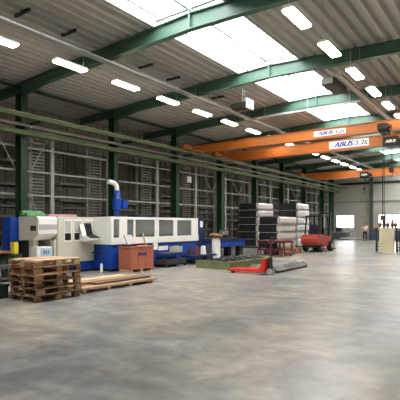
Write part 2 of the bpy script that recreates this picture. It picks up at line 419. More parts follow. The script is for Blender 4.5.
# short dark brackets under the deck
k = 0
marks = [(-11.4, 7.05), (-11.4, 8.65), (-11.4, 12.2), (-11.45, 13.9), (-11.4, 17.2), (-11.4, 18.9)]
for (x, y) in marks:
    t = MB().box(x-.36, x+.36, y-.04, y+.04, zdeck(x)-.06, zdeck(x)+.02).build('ceiling_bracket', DKGREY)
    tag(t, 'short dark crossbar bracket under the roof deck, %s from the near end' % ORD[k], 'bracket', 'dark brackets under the left deck'); k += 1
# unit heaters
t = thing('unit_heater', 'hanging unit heater with a white louvred face left of the skylight', 'heater', (-9.3, 16.4, 6.6))
B('body', DKGREY, t, -10.0, -9.22, 16.15, 16.55, 6.66, 6.92, bev=.03)
f = B('front_panel', WHITE, t, -9.22, -9.16, 16.05, 16.62, 6.6, 7.02)
mb = MB()
for j in range(6): mb.box(-9.16, -9.14, 16.1, 16.57, 6.64+j*.06, 6.66+j*.06)
mb.build('louvre', GREYP, f)
for yy in (16.25, 16.45): MB().cyl((-9.5, yy, 6.92), (-9.5, yy, zdeck(-9.5)+.1), .012, n=6).build('hanger', GALV, t)
t = thing('ventilation_box', 'long dark ventilation box hanging under the right skylight edge', 'ventilation box', (-5.7, 16.9, 6.9))
B('body', DKGREY, t, -5.95, -5.42, 16.1, 17.6, 6.92, 7.2, bev=.03)
B('outlet', GREYP, t, -5.9, -5.48, 16.05, 16.1, 6.95, 7.17)
for yy in (16.3, 17.3): MB().cyl((-5.75, yy, 7.2), (-5.75, yy, zdeck(-5.75)+.1), .012, n=6).build('hanger', GALV, t)

# ------------------------------------------------------------------ storage racks behind the columns
PY = [4.4, 8.15, 11.85, 15.2, 19.0, 22.8, 26.4, 30.0, 33.6, 37.2, 40.8, 44.4, 48.0]
spot = ['at the extreme left edge', 'at the far left, around the first column', 'behind the cream cabinet of the laser machine', 'behind the windows of the laser machine', 'behind the right end of the laser machine', 'behind the outfeed table', 'above the left black bales', 'behind the middle bales', 'behind the rear right bales', 'left of the forklift mast', 'behind the forklift mast', 'in the far corner']
for i in range(1, 12):
    y0, y1 = PY[i], PY[i+1]
    t = thing('storage_rack', 'tall grey steel storage rack bay %s' % spot[i], 'storage rack', (-17.8, (y0+y1)/2, 0), 'storage racks along the left wall')
    for (xx, m_, w) in ((-16.95, GREYP, .17), (-18.6, GREYP, .12)):
        B('upright', m_, t, xx-.06, xx+.06, y0, y0+w, 0, 5.75)
        if i == 11: B('upright', m_, t, xx-.06, xx+.06, y1-w, y1, 0, 5.75)
    for z in (2.9, 3.92, 4.93, 5.68):
        B('cross_rail', GREYP, t, -16.92, -16.88, y0+.15, y1, z-.04, z+.035)
    # ladder of cassette brackets
    for (a, b) in ((y1-.85, y1-.12), (y0+.25, y0+.8)):
        mb = MB()
        for yy in (a, b): mb.box(-17.3, -17.26, yy-.02, yy+.02, 0, 5.6)
        z = .3
        while z < 5.5:
            mb.box(-17.3, -17.2, a, b, z, z+.035); z += .145
        mb.build('bracket_ladder', TRAYM if b < y1-.2 else GALV, t)
    # trays with bar stock
    rd = random.Random(i)
    for z in [.5, 1.2, 1.9, 2.35, 2.7]+([3.3, 4.3] if i % 3 == 1 else [3.5] if i % 3 == 2 else []):
        tr = MB().box(-18.4, -17.4, y0+.85, y1-.9, z, z+.03).box(-17.42, -17.4, y0+.85, y1-.9, z, z+.12).build('tray', TRAYM if z > .6 else DBLUE, t)
        mb = MB()
        for k in range(rd.randint(4, 8)):
            xx = -18.3+k*.1; mb.cyl((xx, y0+.9+rd.uniform(0, .3), z+.08), (xx, y1-.95-rd.uniform(0, .3), z+.08), .045, n=6)
        mb.build('bar_stock', SCRAP, tr)
    if i in (1, 5, 6, 9):
        ym = (y0+y1)/2+.1
        for a, b in (((-16.9, 9.35, 5.3), (-16.9, 10.1, 4.0)), ((-16.9, 11.7, 5.45), (-16.9, 10.85, 3.95)), ((-16.9, 10.85, 2.85), (-16.9, 11.15, 2.1))) if i == 1 else (((-16.9, y0+.4, 5.55), (-16.9, ym-.05, 3.95)), ((-16.9, y1-.3, 5.55), (-16.9, ym+.05, 3.95)), ((-16.9, ym+.1, 2.9), (-16.9, ym+.6, 2.0))): MB().bar(a, b, .04).build('diagonal_brace', GREYP, t)
    mb = MB(); yy = y0+1.0
    while yy < y1-1.0:
        mb.box(-18.75, -18.72, yy, yy+.035, 0, 5.5); yy += .17
    mb.box(-18.76, -18.72, y0, y1, 5.4, 5.5).build('back_grille', TRAYM, t)
    if i == 4:
        B('notice', SIGNW, t, -16.88, -16.87, 21.9, 22.35, 4.35, 4.72)

# ------------------------------------------------------------------ laser tube machine
t = LM = thing('laser_machine', 'long cream and blue laser cutting machine with glazed hood beside the storage racks', 'machine', (-12.3, 11.5, 0))
XF = -11.05
# left cream cabinet
cab = B('cream_cabinet', CREAM, t, -13.6, -11.9, 8.6, 10.1, .36, 1.87, bev=.02)
for (a, b) in ((8.86, 9.1), (9.24, 9.52), (9.68, 9.98)):
    w = MB().box(-11.9, -11.885, a-.03, b+.03, 1.05, 1.78).build('cabinet_window', WHITE, cab)
    B('pane', GREYP, w, -11.885, -11.88, a, b, 1.35, 1.74); B('lower_pane', SCREEN, w, -11.885, -11.88, a, b, 1.1, 1.33)
B('cabinet_base', BLUE, t, -13.5, -11.95, 9.2, 10.1, 0.06, .36)
# white end cheek with operator console in the corner
ck = MB().prism([(-13.6, .93), (-11.62, .93), (-11.02, .93), (-11.02, 1.1), (-11.05, 1.88), (-11.48, 1.88), (-13.6, 1.88)], 'y', 10.1, 10.16).build('end_cheek', WHITE, t, .01)
con = MB().prism([(-11.9, 1.05), (-11.5, 1.05), (-11.32, 1.12), (-11.5, 1.2), (-11.9, 1.3)], 'y', 9.45, 9.98).build('console_desk', WHITE, t)
MB().prism([(-11.38, 1.15), (-11.36, 1.16), (-11.82, 1.30), (-11.84, 1.28)], 'y', 9.5, 9.95).build('keyboard', BLACK, con)
MB().prism([(-11.78, 1.28), (-11.72, 1.28), (-11.82, 1.66), (-11.88, 1.66)], 'y', 9.62, 9.88).build('screen', SCREEN, con)
MB().prism([(-11.7, 1.22), (-11.64, 1.22), (-11.8, 1.62), (-11.86, 1.62)], 'y', 9.4, 9.56).build('screen_hood', WHITE, con)
B('cable_arm', BLACK, t, -11.9, -11.5, 9.98, 10.05, .62, .66)
# long hood
mb = MB()
y0, y1 = 10.16, 15.1
mb.box(-11.5, XF, y0, y1, 1.8, 1.89).box(-13.7, -13.3, y0, y1, 1.8, 1.89)
for yc in (y0, 12.4, 13.5, y1-.15): mb.box(-13.3, -11.5, yc, yc+.15, 1.82, 1.87)
mb.box(-13.7, XF+.03, y0, y1, .93, 1.16).box(-13.7, -13.6, y0, y1, 1.16, 1.8)
for (a, b) in ((10.16, 10.22), (10.5, 10.86), (11.2, 11.28), (12.34, 12.56), (13.46, 13.68), (14.66, 15.1)): mb.box(XF-.08, XF, a, b, 1.16, 1.8)
mb.box(-13.6, XF-.08, 15.0, 15.1, 1.16, 1.8)
hood = mb.build('hood', WHITE, t)
for (a, b) in ((10.22, 10.5), (10.86, 11.2), (11.28, 12.34), (12.56, 13.46), (13.68, 14.66)):
    B('hood_window', GLASSM, hood, XF-.05, XF-.04, a, b, 1.16, 1.8)
mb = MB().box(-13.3, -11.9, 10.5, 14.9, .94, 1.22)
mb.build('cutting_bed', DKGREY, t)
MB().box(-12.6, -12.0, 12.7, 13.3, 1.22, 1.72).box(-12.2, -11.8, 11.3, 11.9, 1.22, 1.6).build('cutting_head', WHITE, t)
MB().box(-12.5, -11.7, 10.6, 11.05, 1.22, 1.75).build('drive_unit', WHITE, t)
B('blue_base', BLUE, t, -13.5, XF-.02, 10.12, 15.0, .08, .93, bev=.015)
B('plinth', DKGREY, t, -13.4, XF-.12, 10.2, 14.9, 0, .085)
B('plinth', DKGREY, t, -13.4, -12.05, 9.3, 10.2, 0, .065)
for (yy, zz, r) in ((13.0, .62, .09),): MB().box(XF-.02, XF-.01, 12.55, 13.1, .62, .78).build('warning_plate', WHITE, t)
# blue extraction duct with white elbow
MB().cyl((-13.5, 12.68, 1.89), (-13.5, 12.68, 3.05), .14, n=16).build('extraction_duct', BLUE, t, 0, True)
MB().cyl((-13.5, 12.68, 2.25), (-13.5, 12.68, 2.7), .2, n=16).box(-13.4, -13.2, 12.75, 13.0, 2.3, 2.65).build('fan_casing', BLUE, t)
MB().tube([(-13.5, 12.68, 3.03), (-13.5, 12.66, 3.22), (-13.5, 12.55, 3.34), (-13.55, 12.25, 3.4)], .1, 12).build('duct_elbow', WHITE, t)
# clutter on top
MB().box(-13.4, -12.8, 13.2, 14.3, 1.89, 2.02).build('roof_unit', DBLUE, t)
tag(MB().box(-13.3, -12.6, 8.75, 9.9, 1.89, 1.97).build('pink_box', PINK), 'flat pale pink box lying on the cream machine cabinet', 'box')
# end cabinet
e = thing('switch_cabinet', 'navy switch cabinet with a white notice at the right machine end', 'cabinet', (-11.6, 15.5, 0))
B('body', DBLUE, e, -12.6, -11.3, 15.15, 15.85, 0, 1.92, bev=.015); B('notice', SIGNW, e, -11.3, -11.29, 15.6, 15.8, 1.5, 1.78)
B('door_handle', BLACK, e, -11.3, -11.27, 15.25, 15.29, 1.0, 1.25)
# drum housing at the left
t = thing('tube_loader', 'octagonal grey and cream tube loader housing left of the laser machine', 'machine', (-12.8, 8.2, 0))
def octp(cx, cz, r): return [(cx+r*math.cos(PI/8+i*PI/4), cz+r*math.sin(PI/8+i*PI/4)) for i in range(8)]
MB().prism([(-12.95, 1.12), (-12.2, 1.12), (-11.9, 1.32), (-11.9, 1.8), (-11.98, 1.87), (-12.95, 1.87)], 'y', 7.88, 7.92).build('end_plate', CREAM, t)
MB().prism([(-12.95, 1.12), (-12.2, 1.12), (-11.9, 1.32), (-11.9, 1.8), (-11.98, 1.87), (-12.95, 1.87)], 'y', 7.92, 8.58).build('drum_housing', WHITE, t, .01)
B('grey_band', GREYP, t, -11.9, -11.89, 7.92, 8.57, 1.46, 1.62)
B('dark_vent', DKGREY, t, -12.3, -12.0, 7.87, 7.88, 1.42, 1.58)
B('rear_body', CREAM, t, -13.4, -12.95, 7.95, 8.55, 1.1, 1.75)
B('support_post', CREAM, t, -12.5, -12.25, 7.95, 8.12, .0, 1.12)
B('cream_leg', CREAM, t, -12.4, -11.95, 8.5, 8.58, 0, 1.12)
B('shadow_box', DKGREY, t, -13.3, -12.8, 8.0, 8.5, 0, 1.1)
tag(MB().cyl((-12.75, 7.85, 1.97), (-12.75, 8.55, 1.97), .1).cyl((-12.57, 7.9, 1.94), (-12.57, 8.55, 1.94), .07).build('green_roll', GROLL), 'rolled green sheet lying on the octagonal loader housing', 'roll')
t = thing('control_box', 'white control box with pale blue label under the loader drum', 'box', (-11.95, 8.0, 0))
B('body', WHITE, t, -12.2, -11.85, 7.82, 8.36, 0, .92, bev=.02); B('label_panel', LBLUE, t, -11.85, -11.84, 7.94, 8.33, .6, .88)
text('III', .16, SIGNG, (-11.837, 8.13, .75), (PI/2, 0, PI/2), t, 'markings', 0, .2)

# left corner clutter
t = thing('tall_cabinet', 'tall royal blue cabinet beside the first green column', 'cabinet', (-13.26, 7.78, 0))
B('body', BLUE, t, -13.5, -13.02, 7.63, 7.93, 0, 1.84, bev=.015); B('handle', BLACK, t, -13.14, -13.1, 7.6, 7.63, .95, 1.2)
t = thing('blue_press', 'dark grey and navy machine with grey shafts at the left picture edge', 'machine', (-14, 7.1, 0))
B('body', DKGREY, t, -14.5, -13.8, 6.5, 7.7, 0, 1.3, bev=.02); B('head', BLUE, t, -14.4, -13.85, 6.9, 7.3, 1.35, 1.75, bev=.02)
MB().cyl((-13.8, 7.2, 1.25), (-13.58, 7.2, 1.25), .09).cyl((-13.8, 7.5, 1.05), (-13.58, 7.5, 1.05), .07).build('shaft', GALV, t)
MB().cyl((-13.8, 7.0, .95), (-13.65, 7.0, .95), .14).build('handwheel', GREYP, t)
t = thing('workbench', 'workbench with worn wooden top and dark green drawers at far left', 'workbench', (-13.1, 7.0, 0))
B('bench_top', W4, t, -13.6, -12.75, 6.3, 7.55, .72, .78); c = B('drawer_cabinet', DKG, t, -13.5, -12.9, 6.35, 7.5, 0, .72)
for z in (.1, .3, .5):
    dd = B('drawer', M('mid_green_paint', (48, 78, 58), .55), c, -12.9, -12.885, 6.45, 7.4, z, z+.17); B('handle', GALV, dd, -12.885, -12.87, 6.8, 7.05, z+.11, z+.13)
tag(MB().box(-13.1, -12.85, 6.9, 7.2, .78, .84).box(-13.2, -13.0, 6.6, 6.85, .78, .82).build('white_papers', WHITE), 'white papers lying on the workbench top', 'papers')
t = thing('yellow_container', 'yellow upright container on a dark stand left of the loader', 'container', (-12.3, 7.35, 0))
B('stand', DKG, t, -12.5, -12.15, 7.22, 7.5, 0, .72); B('tank', YEL, t, -12.42, -12.2, 7.27, 7.42, .72, 1.08, bev=.02); MB().cyl((-12.3, 7.35, 1.08), (-12.3, 7.35, 1.13), .035).build('cap', BLACK, t)
t = thing('grey_trolley', 'low grey steel trolley on small wheels by the green workbench', 'trolley', (-11.7, 6.8, 0))
B('tray', SCRAP, t, -12.0, -11.45, 6.4, 7.0, .38, .46); B('lower_shelf', DKGREY, t, -12.0, -11.45, 6.4, 7.0, .1, .14)
for xx in (-11.97, -11.48):
    for yy in (6.43, 6.97): MB().cyl((xx, yy, .05), (xx, yy, .4), .018).build('leg', GALV, t); MB().cyl((xx-.02, yy, .05), (xx+.02, yy, .05), .05).build('wheel', RUBBER, t)
t = thing('green_box', 'dark green low steel box on the floor at lower left corner', 'box', (-9.4, 4.9, 0))
MB().box(-9.9, -8.95, 4.55, 4.6, 0, .3).box(-9.9, -8.95, 5.15, 5.2, 0, .3).box(-9.9, -9.85, 4.6, 5.15, 0, .3).box(-9.0, -8.95, 4.6, 5.15, 0, .3).box(-9.85, -9.0, 4.6, 5.15, 0, .03).build('shell', DKG, t)
MB().box(-9.92, -8.93, 4.53, 4.56, .27, .31).box(-8.95, -8.93, 4.56, 5.22, .27, .31).build('rim', DKG, t)

# ------------------------------------------------------------------ pallets
def pallet(label, woods, L=1.2, W=1.0, seed=0, group=None):
    rd = random.Random(seed)
    t = thing('wooden_pallet', label, 'pallet', (0, 0, 0), group)
    pick = lambda: rd.choice(woods)
    for xx in (-W/2+.05, 0, W/2-.05):
        B('skid_board', pick(), t, xx-.05, xx+.05, -L/2, L/2, 0, .022)
        for yy in (-L/2+.075, 0, L/2-.075): B('block', pick(), t, xx-.05, xx+.05, yy-.075, yy+.075, .022, .1)
        pass
    for yy in (-L/2+.06, 0, L/2-.06): B('stringer_board', pick(), t, -W/2, W/2, yy-.055, yy+.055, .1, .122)
    n = 7
    for k in range(n):
        xx = -W/2+.06+(W-.12)*k/(n-1)
        B('deck_board', pick(), t, xx-.055, xx+.055, -L/2+rd.uniform(-.015, .015), L/2+rd.uniform(-.015, .015), .122, .144)
    return t
pl = [('bottom', [W2, W2, W1]), ('second from the floor', [W1, W2]), ('third from the floor', [W2, W1]), ('fourth from the floor', [W4, W1, W2]), ('fifth from the floor', [W1, W4, W2]), ('topmost', [W3, W4, W3])]
offs = [(0, 0, 0), (.02, .03, 1.5), (-.02, .05, -1), (.03, -.02, 2), (-.01, .05, -2.5), (-.03, .02, 1)]
for k, ((nm, ws), (dx, dy, a)) in enumerate(zip(pl, offs)):
    p = pallet('%s worn wooden pallet of the stack at lower left' % nm, ws, 1.1, 1.02, k, 'stacked wooden pallets')
    p.location = (-8.4+dx, 5.73+dy, k*.1442); p.rotation_euler.z = math.radians(a)
# long low pallet with boards
t = thing('long_pallet', 'long low wooden pallet with boards lying behind the pallet stack', 'pallet', (-8.7, 7.9, 0))
for yy in (6.6, 7.35, 8.1, 8.95):
    B('bearer', W3, t, -9.35, -8.1, yy-.05, yy+.05, 0, .09)
rd = random.Random(3)
for k in range(8):
    xx = -9.33+k*.158
    B('deck_board', [W3, W3, W1, W3, W2, W4, W1, W3][k], t, xx, xx+.145, 6.5+rd.uniform(-.05, .05), 9.1+rd.uniform(-.1, .1), .09, .12)
B('edge_beam', W3, t, -8.13, -8.07, 6.5, 9.1, .075, .135)
for k in range(3):
    z = .136
    q = MB().box(-9.3+k*.36, -9.0+k*.36, 6.7+k*.2, 8.9+k*.08, z, z+.035).build('loose_board', [W3, W1, W2][k])
    tag(q, ['pale loose board lying on the back of the long pallet', 'grey brown loose board in the middle of the long pallet', 'dark loose board at the front of the long pallet'][k], 'board', 'loose boards on the long pallet')

# crate
t = thing('shipping_crate', 'reddish plywood shipping crate on a pallet base before the laser machine', 'crate', (-10.65, 10.95, 0))
for yy in (10.42, 10.9, 11.4): B('foot', W3, t, -10.92, -10.38, yy-.06, yy+.06, 0, .09)
bx = B('crate_body', CRATEM, t, -10.93, -10.37, 10.35, 11.48, .09, .84)
mb = MB()
for yy in (10.35, 10.7, 11.08, 11.4): mb.box(-10.37, -10.36, yy, yy+.08, .09, .84)
mb.box(-10.37, -10.355, 10.35, 11.48, .78, .84).box(-10.37, -10.355, 10.35, 11.48, .09, .15).box(-10.93, -10.87, 10.34, 10.35, .09, .84).box(-10.43, -10.37, 10.34, 10.35, .09, .84).build('batten', CRATEM, bx)
B('lid', CRATEM, t, -10.96, -10.34, 10.32, 11.51, .84, .87)
text('NKTG', .13, LOGO, (-10.352, 10.9, .6), (PI/2, 0, PI/2), t, 'stencil', .1, .42)
t = thing('control_terminal', 'small grey tilted control terminal standing on the plywood crate', 'terminal', (-10.7, 10.6, .87))
B('foot', BLACK, t, -10.85, -10.5, 10.4, 10.78, .87, .93)
MB().prism([(-10.6, .93), (-10.55, .95), (-10.72, 1.26), (-10.78, 1.24)], 'y', 10.4, 10.75).build('display', GREYP, t); MB().prism([(-10.585, .96), (-10.575, .965), (-10.715, 1.22), (-10.725, 1.215)], 'y', 10.43, 10.72).build('screen', LBLUE, t)
# leaning bar, cart by machine
tag(MB().bar((-10.72, 11.85, 0.02), (-11.02, 11.62, 1.3), .035).build('leaning_bar', GREYP), 'thin grey bar leaning against the machine right of the crate', 'bar')
tag(MB().cyl((-11.3, 9.9, 0), (-11.3, 9.9, .22), .045).cyl((-11.3, 9.9, .22), (-11.3, 9.9, .3), .045, .02).build('white_bottle', WHITE), 'small white bottle on the floor before the blue machine base', 'bottle')
t = thing('tool_cart', 'dark tool cart with a grey case before the blue machine base', 'cart', (-10.75, 12.8, 0))
B('top_shelf', DKGREY, t, -11.0, -10.45, 12.3, 13.5, .5, .54); B('bottom_shelf', DKGREY, t, -11.0, -10.45, 12.3, 13.5, .12, .3)
for yy in (12.33, 13.47):
    for xx in (-10.97, -10.48): MB().cyl((xx, yy, .05), (xx, yy, .5), .02).build('leg', BLACK, t); MB().cyl((xx-.02, yy, .06), (xx+.02, yy, .06), .06).build('wheel', RUBBER, t)
tag(MB().box(-10.85, -10.55, 12.95, 13.4, .54, .76).box(-10.75, -10.65, 13.1, 13.25, .76, .79).build('tool_case', GREYP, None, .015), 'grey tool case lying on the dark cart', 'case')
tag(MB().box(-11.04, -11.02, 12.2, 12.45, .66, .95).build('wall_paper_sheet', SIGNW), 'white paper sheet hanging on the blue machine side', 'paper')

# outfeed table
t = thing('outfeed_table', 'blue steel outfeed table extending right from the laser machine', 'table', (-11.6, 17.3, 0))
B('beam', BLUE, t, -12.2, -11.15, 15.9, 19.35, .55, .86, bev=.02); B('top_plate', DBLUE, t, -12.25, -11.1, 15.88, 19.38, .86, .9)
for yy in (16.2, 19.05):
    for xx in (-11.4, -12.1): B('leg', DKGREY, t, xx-.1, xx+.16, yy-.1, yy+.22, 0, .55)
mb = MB()
for k in range(6): mb.cyl((-12.1, 16.3+k*.5, .94), (-11.2, 16.3+k*.5, .94), .04)
mb.build('roller', SCRAP, t)
t = thing('machine_trolley', 'dark loaded trolley with red and white parts before the switch cabinet', 'trolley', (-10.9, 14.5, 0))
B('deck', DBLUE, t, -11.0, -10.4, 13.9, 15.6, .28, .36)
for yy in (14.05, 15.4):
    for xx in (-10.9, -10.5): MB().cyl((xx-.03, yy, .1), (xx+.03, yy, .1), .1).cyl((xx, yy, .1), (xx, yy, .28), .02).build('wheel', RUBBER, t)
for k, (yy, m_, nm, lb) in enumerate([(14.1, DKGREY, 'dark_motor', 'dark cylindrical motor at the left end of the loaded trolley'), (14.55, RUST, 'rusty_casting', 'rust red casting in the middle of the loaded trolley'), (15.0, WHITE, 'white_canister', 'white canister near the right end of the loaded trolley'), (15.35, DKGREY, 'dark_coil', 'dark coil at the right end of the loaded trolley')]):
    tag(MB().cyl((-10.7, yy, .361), (-10.7, yy, .62+.04*k), .13, .1).cyl((-10.7, yy, .6), (-10.7, yy, .72), .05).build(nm, m_), lb, nm.split('_')[1])

# ------------------------------------------------------------------ green bin with scrap, sack
t = thing('scrap_bin', 'low olive green steel bin filled with dark metal scrap', 'bin', (-8.85, 14.4, 0))
x0, x1, y0, y1 = -9.6, -8.1, 13.0, 16.2
MB().box(x0, x1, y0, y0+.04, .03, .27).box(x0, x1, y1-.04, y1, .03, .27).box(x0, x0+.04, y0+.04, y1-.04, .03, .27).box(x1-.04, x1, y0+.04, y1-.04, .03, .27).box(x0, x1, y0, y1, 0, .03).build('shell', BINGREEN, t)
MB().box(x0-.02, x1+.02, y0-.02, y0+.05, .25, .28).box(x1-.05, x1+.02, y0, y1, .25, .28).build('rim', BINGREEN, t)
mb = MB(); rd = random.Random(11)
for k in range(170):
    cx, cy = rd.uniform(x0+.2, x1-.2), rd.uniform(y0+.2, y1-.2)
    a = rd.uniform(0, PI); l = rd.uniform(.08, .28); z = rd.uniform(.12, .33)
    mb.bar((cx-math.cos(a)*l/2, cy-math.sin(a)*l/2, z), (cx+math.cos(a)*l/2, cy+math.sin(a)*l/2, z+rd.uniform(-.05, .06)), rd.uniform(.04, .12), rd.uniform(.02, .06))
mb.box(x0+.05, x1-.05, y0+.05, y1-.05, .03, .17)
sc = mb.build('metal_scrap', SCRAP); tag(sc, 'dark grey metal offcuts heaped in the green bin', 'scrap', None, 'stuff')
t = thing('white_sack', 'tall white sack standing behind the green scrap bin by the outfeed table', 'sack', (-10.8, 16.1, 0))
mb = MB(); n = 14; rings = [(0, .2, .14), (.1, .22, .16), (.35, .2, .14), (.6, .21, .13), (.78, .2, .1), (.84, .16, .05)]
vs = []; rd = random.Random(5)
for (z, rx, ry) in rings:
    for i in range(n):
        a = 2*PI*i/n; k = 1+.12*math.sin(3*a)+rd.uniform(-.04, .04)
        vs.append((-10.8+rx*math.cos(a)*k*1., 16.1+ry*math.sin(a)*k*1.2, z*1.19))
fs = [tuple(range(n))[::-1], tuple(range(5*n, 6*n))]+[(j*n+i, j*n+(i+1) % n, (j+1)*n+(i+1) % n, (j+1)*n+i) for j in range(5) for i in range(n)]
mb.add(vs, fs).build('bag', SACK, t, 0, True)
for sx in (-1, 1): MB().bar((-10.8+.11*sx, 16.1, .98), (-10.8+.07*sx, 16.1, 1.02), .05, .02).build('loop', SACK, t)
tag(MB().blob((-10.8, 16.12, 1.13), (.34, .26, .09), .3, 9, 5, 4).build('brown_bundle', CARD, None, 0, True), 'brown flattened bundle resting on top of the white sack', 'bundle')
tag(MB().blob((-11.6, 18.0, 1.16), (.3, .3, .18), .2, 10, 6, 8).build('grey_heap', SCRAP), 'grey heap of parts lying on the blue outfeed table', 'heap')

# ------------------------------------------------------------------ pallet jack
t = thing('pallet_jack', 'red hand pallet jack with upright handle on the open floor', 'pallet jack', (-7, 12.55, 0))
for yy in (12.32, 12.7):
    f = MB().prism([(-7.8, .06), (-7.72, .15), (-6.5, .19), (-6.5, .1), (-7.75, .06)], 'y', yy, yy+.17).build('fork', RED, t)
    MB().cyl((-7.62, yy+.03, .06), (-7.62, yy+.14, .06), .06, n=12).build('roller', DKGREY, f)
MB().prism([(-6.75, .1), (-6.42, .1), (-6.38, .52), (-6.5, .52), (-6.58, .22)], 'y', 12.34, 12.85).build('frame', RED, t)
MB().cyl((-6.33, 12.6, .15), (-6.33, 12.6, .55), .075).build('pump', DKGREY, t)
for yy in (12.5, 12.66): MB().cyl((-6.33, yy, .1), (-6.33, yy+.06, .1), .1, n=16).build('steer_wheel', GREYP, t)
h = MB().tube([(-6.33, 12.6, .5), (-6.27, 12.6, 1.0)], .022).build('handle_bar', DKGREY, t)
MB().tube([(-6.27, 12.6, 1.0), (-6.27, 12.45, 1.08), (-6.26, 12.45, 1.2), (-6.26, 12.75, 1.2), (-6.27, 12.75, 1.08), (-6.27, 12.6, 1.0)], .018).build('grip', BLACK, h)
# wrapped low load
t = thing('wrapped_load', 'low grey load wrapped in clear film lying behind the pallet jack', 'load', (-6.85, 14.4, 0))
B('base_board', W2, t, -7.4, -6.35, 13.0, 15.75, 0, .07)
mb = MB(); n = 16; rd = random.Random(2); vs = []; nx, ny = 8, 20
for j in range(ny):
    for i in range(nx):
        e = min(i, nx-1-i, j, ny-1-j)
        z = .07 if e == 0 else .21+rd.uniform(-.03, .045)
        vs.append((-7.42+1.1*i/(nx-1), 12.97+2.8*j/(ny-1), z))
fs = [(j*nx+i, j*nx+i+1, (j+1)*nx+i+1, (j+1)*nx+i) for j in range(ny-1) for i in range(nx-1)]
bd = [i for i in range(nx)]+[j*nx+nx-1 for j in range(1, ny)]+[(ny-1)*nx+i for i in range(nx-2, -1, -1)]+[j*nx for j in range(ny-2, 0, -1)]
mb.add(vs, fs+[tuple(bd)[::-1]]).build('wrapped_stack', FILM, t)

# ------------------------------------------------------------------ film wrapped bales
def bale(w, l, h):
    t = thing('film_bale', 'x', 'bale', (0, 0, 0), 'film wrapped bales stacked by the racks')
    def cush(a0, a1, b0, b1, z0, z1, nx, ny, sd):
        mb = MB(); rd = random.Random(sd); vs = []
        prof = [(0, .05), (.25, .0), (.75, .0), (1, .05)]
        per = [(a0+(a1-a0)*i/nx, b0) for i in range(nx)]+[(a1, b0+(b1-b0)*i/ny) for i in range(ny)]+[(a1-(a1-a0)*i/nx, b1) for i in range(nx)]+[(a0, b1-(b1-b0)*i/ny) for i in range(ny)]
        cx, cy = (a0+a1)/2, (b0+b1)/2; P = len(per)
        for zf, ins in prof:
            for (x, y) in per:
                dx = (x-cx); dy = (y-cy); s = ins+rd.uniform(0, .025)
                vs.append((x-s*(1 if dx > 0 else -1), y-s*(1 if dy > 0 else -1), z0+(z1-z0)*zf))
        fs = [tuple(range(P))[::-1], tuple(range(3*P, 4*P))]+[(j*P+i, j*P+(i+1) % P, (j+1)*P+(i+1) % P, (j+1)*P+i) for j in range(3) for i in range(P)]
        return mb.add(vs, fs)
    cush(-w/2, w/2-.16, -l/2, l/2, .02, h, 5, 7, 1).build('black_bundle', BFILM, t)
    cush(w/2-.2, w/2, -l/2+.02, l/2-.02, .02, h-.005, 2, 9, 2).build('painted_skylit_side', LITFILM, t)  # pale skin paints the skylight sheen on this side of the black film
    B('slip_sheet', GREYP, t, -w/2+.02, w/2-.02, -l/2+.02, l/2-.02, 0, .02)
    return t
stacks = [('left rear pile', -13.33, 24.6, 1.4, 2.1, 6, .45, .27), ('front middle pile', -11.08, 23.05, 1.3, 2.3, 4, .45, .27), ('right rear pile', -11.8, 27.0, 1.35, 1.9, 6, .455, .27)]
lv = ['lowest', 'second', 'third', 'fourth', 'fifth', 'sixth']
for (nm, cx, cy, w, l, n, h, z0) in stacks:
    st = thing('bale_stillage', 'low dark blue stillage under the %s of black film bales' % nm, 'stillage', (cx, cy, 0), 'stillages under the bales')
    B('deck', DBLUE, st, cx-w/2, cx+w/2, cy-l/2, cy+l/2, .17, .27)
    for yy in (cy-l/2+.1, cy, cy+l/2-.1): B('skid', GREYP, st, cx-w/2, cx+w/2, yy-.08, yy+.08, 0, .17)
    pr = bale(w, l, h)
    for k in range(n):
        b = pr if k == 0 else copy_tree(pr)
        b.location = (cx+random.uniform(-.03, .03), cy+random.uniform(-.03, .03), z0+k*h); b.rotation_euler.z = random.uniform(-.01, .01)
        b['label'] = ('topmost' if k == n-1 else lv[k]+(' from the floor' if k else ''))+' black film wrapped bale with painted skylight sheen of the %s' % nm
t = thing('pallet_cage', 'thin blue and grey frame of a mesh pallet on the middle bales', 'frame', (-11.3, 23.6, 0))
bpy.data.objects.remove(t)

# red trestles with material
def trestle(y, lab):
    t = thing('steel_trestle', lab, 'trestle', (-10.15, y, 0), 'rust red trestles before the bales')
    B('top_beam', RUST, t, -10.95, -9.35, y-.05, y+.05, .66, .76); B('lower_beam', RUST, t, -10.85, -9.45, y-.025, y+.025, .3, .35)
    for xx in (-10.85, -10.15, -9.45): MB().bar((xx, y-.18, 0), (xx, y-.02, .68), .05).build('leg', RUST, t); MB().bar((xx, y+.18, 0), (xx, y+.02, .68), .05).build('leg', RUST, t)
trestle(20.3, 'rust red steel trestle nearest the camera, before the stacked bales'); trestle(21.3, 'rust red steel trestle standing directly against the middle bales')
rd = random.Random(6)
for k in range(7):
    cx, cy = -10.75+.24*k, 20.78+rd.uniform(-.08, .08)
    q = MB().blob((cx, cy, .13), (.09, .18, .13), .2, 7, 5, k).build('scrap_casting', [RUST, BLACK, W2, BLACK, CARD, W2, RUST][k])
    tag(q, '%s dark or rusty casting lying between the red trestles, %s from the left' % (['leftmost', 'next', 'third', 'central', 'fifth', 'sixth', 'rightmost'][k], ORD[k]), 'casting', 'castings between the trestles')
tag(MB().box(-10.9, -10.3, 20.15, 21.45, .76, .8).box(-10.2, -9.5, 20.2, 21.4, .76, .79).build('steel_plates', RUST), 'reddish steel plates laid across the two trestles', 'plates')
t = thing('wooden_stack', 'low pile of brown timber right of the trestles beside the forklift', 'timber', (-9.9, 23.2, 0))
for k in range(6): B('timber', [W4, W2, W1, W4, W2, CARD][k], t, -10.35+.0, -9.75, 22.2+.2*k, 22.36+.2*k, 0, .2+.06*(k % 3))

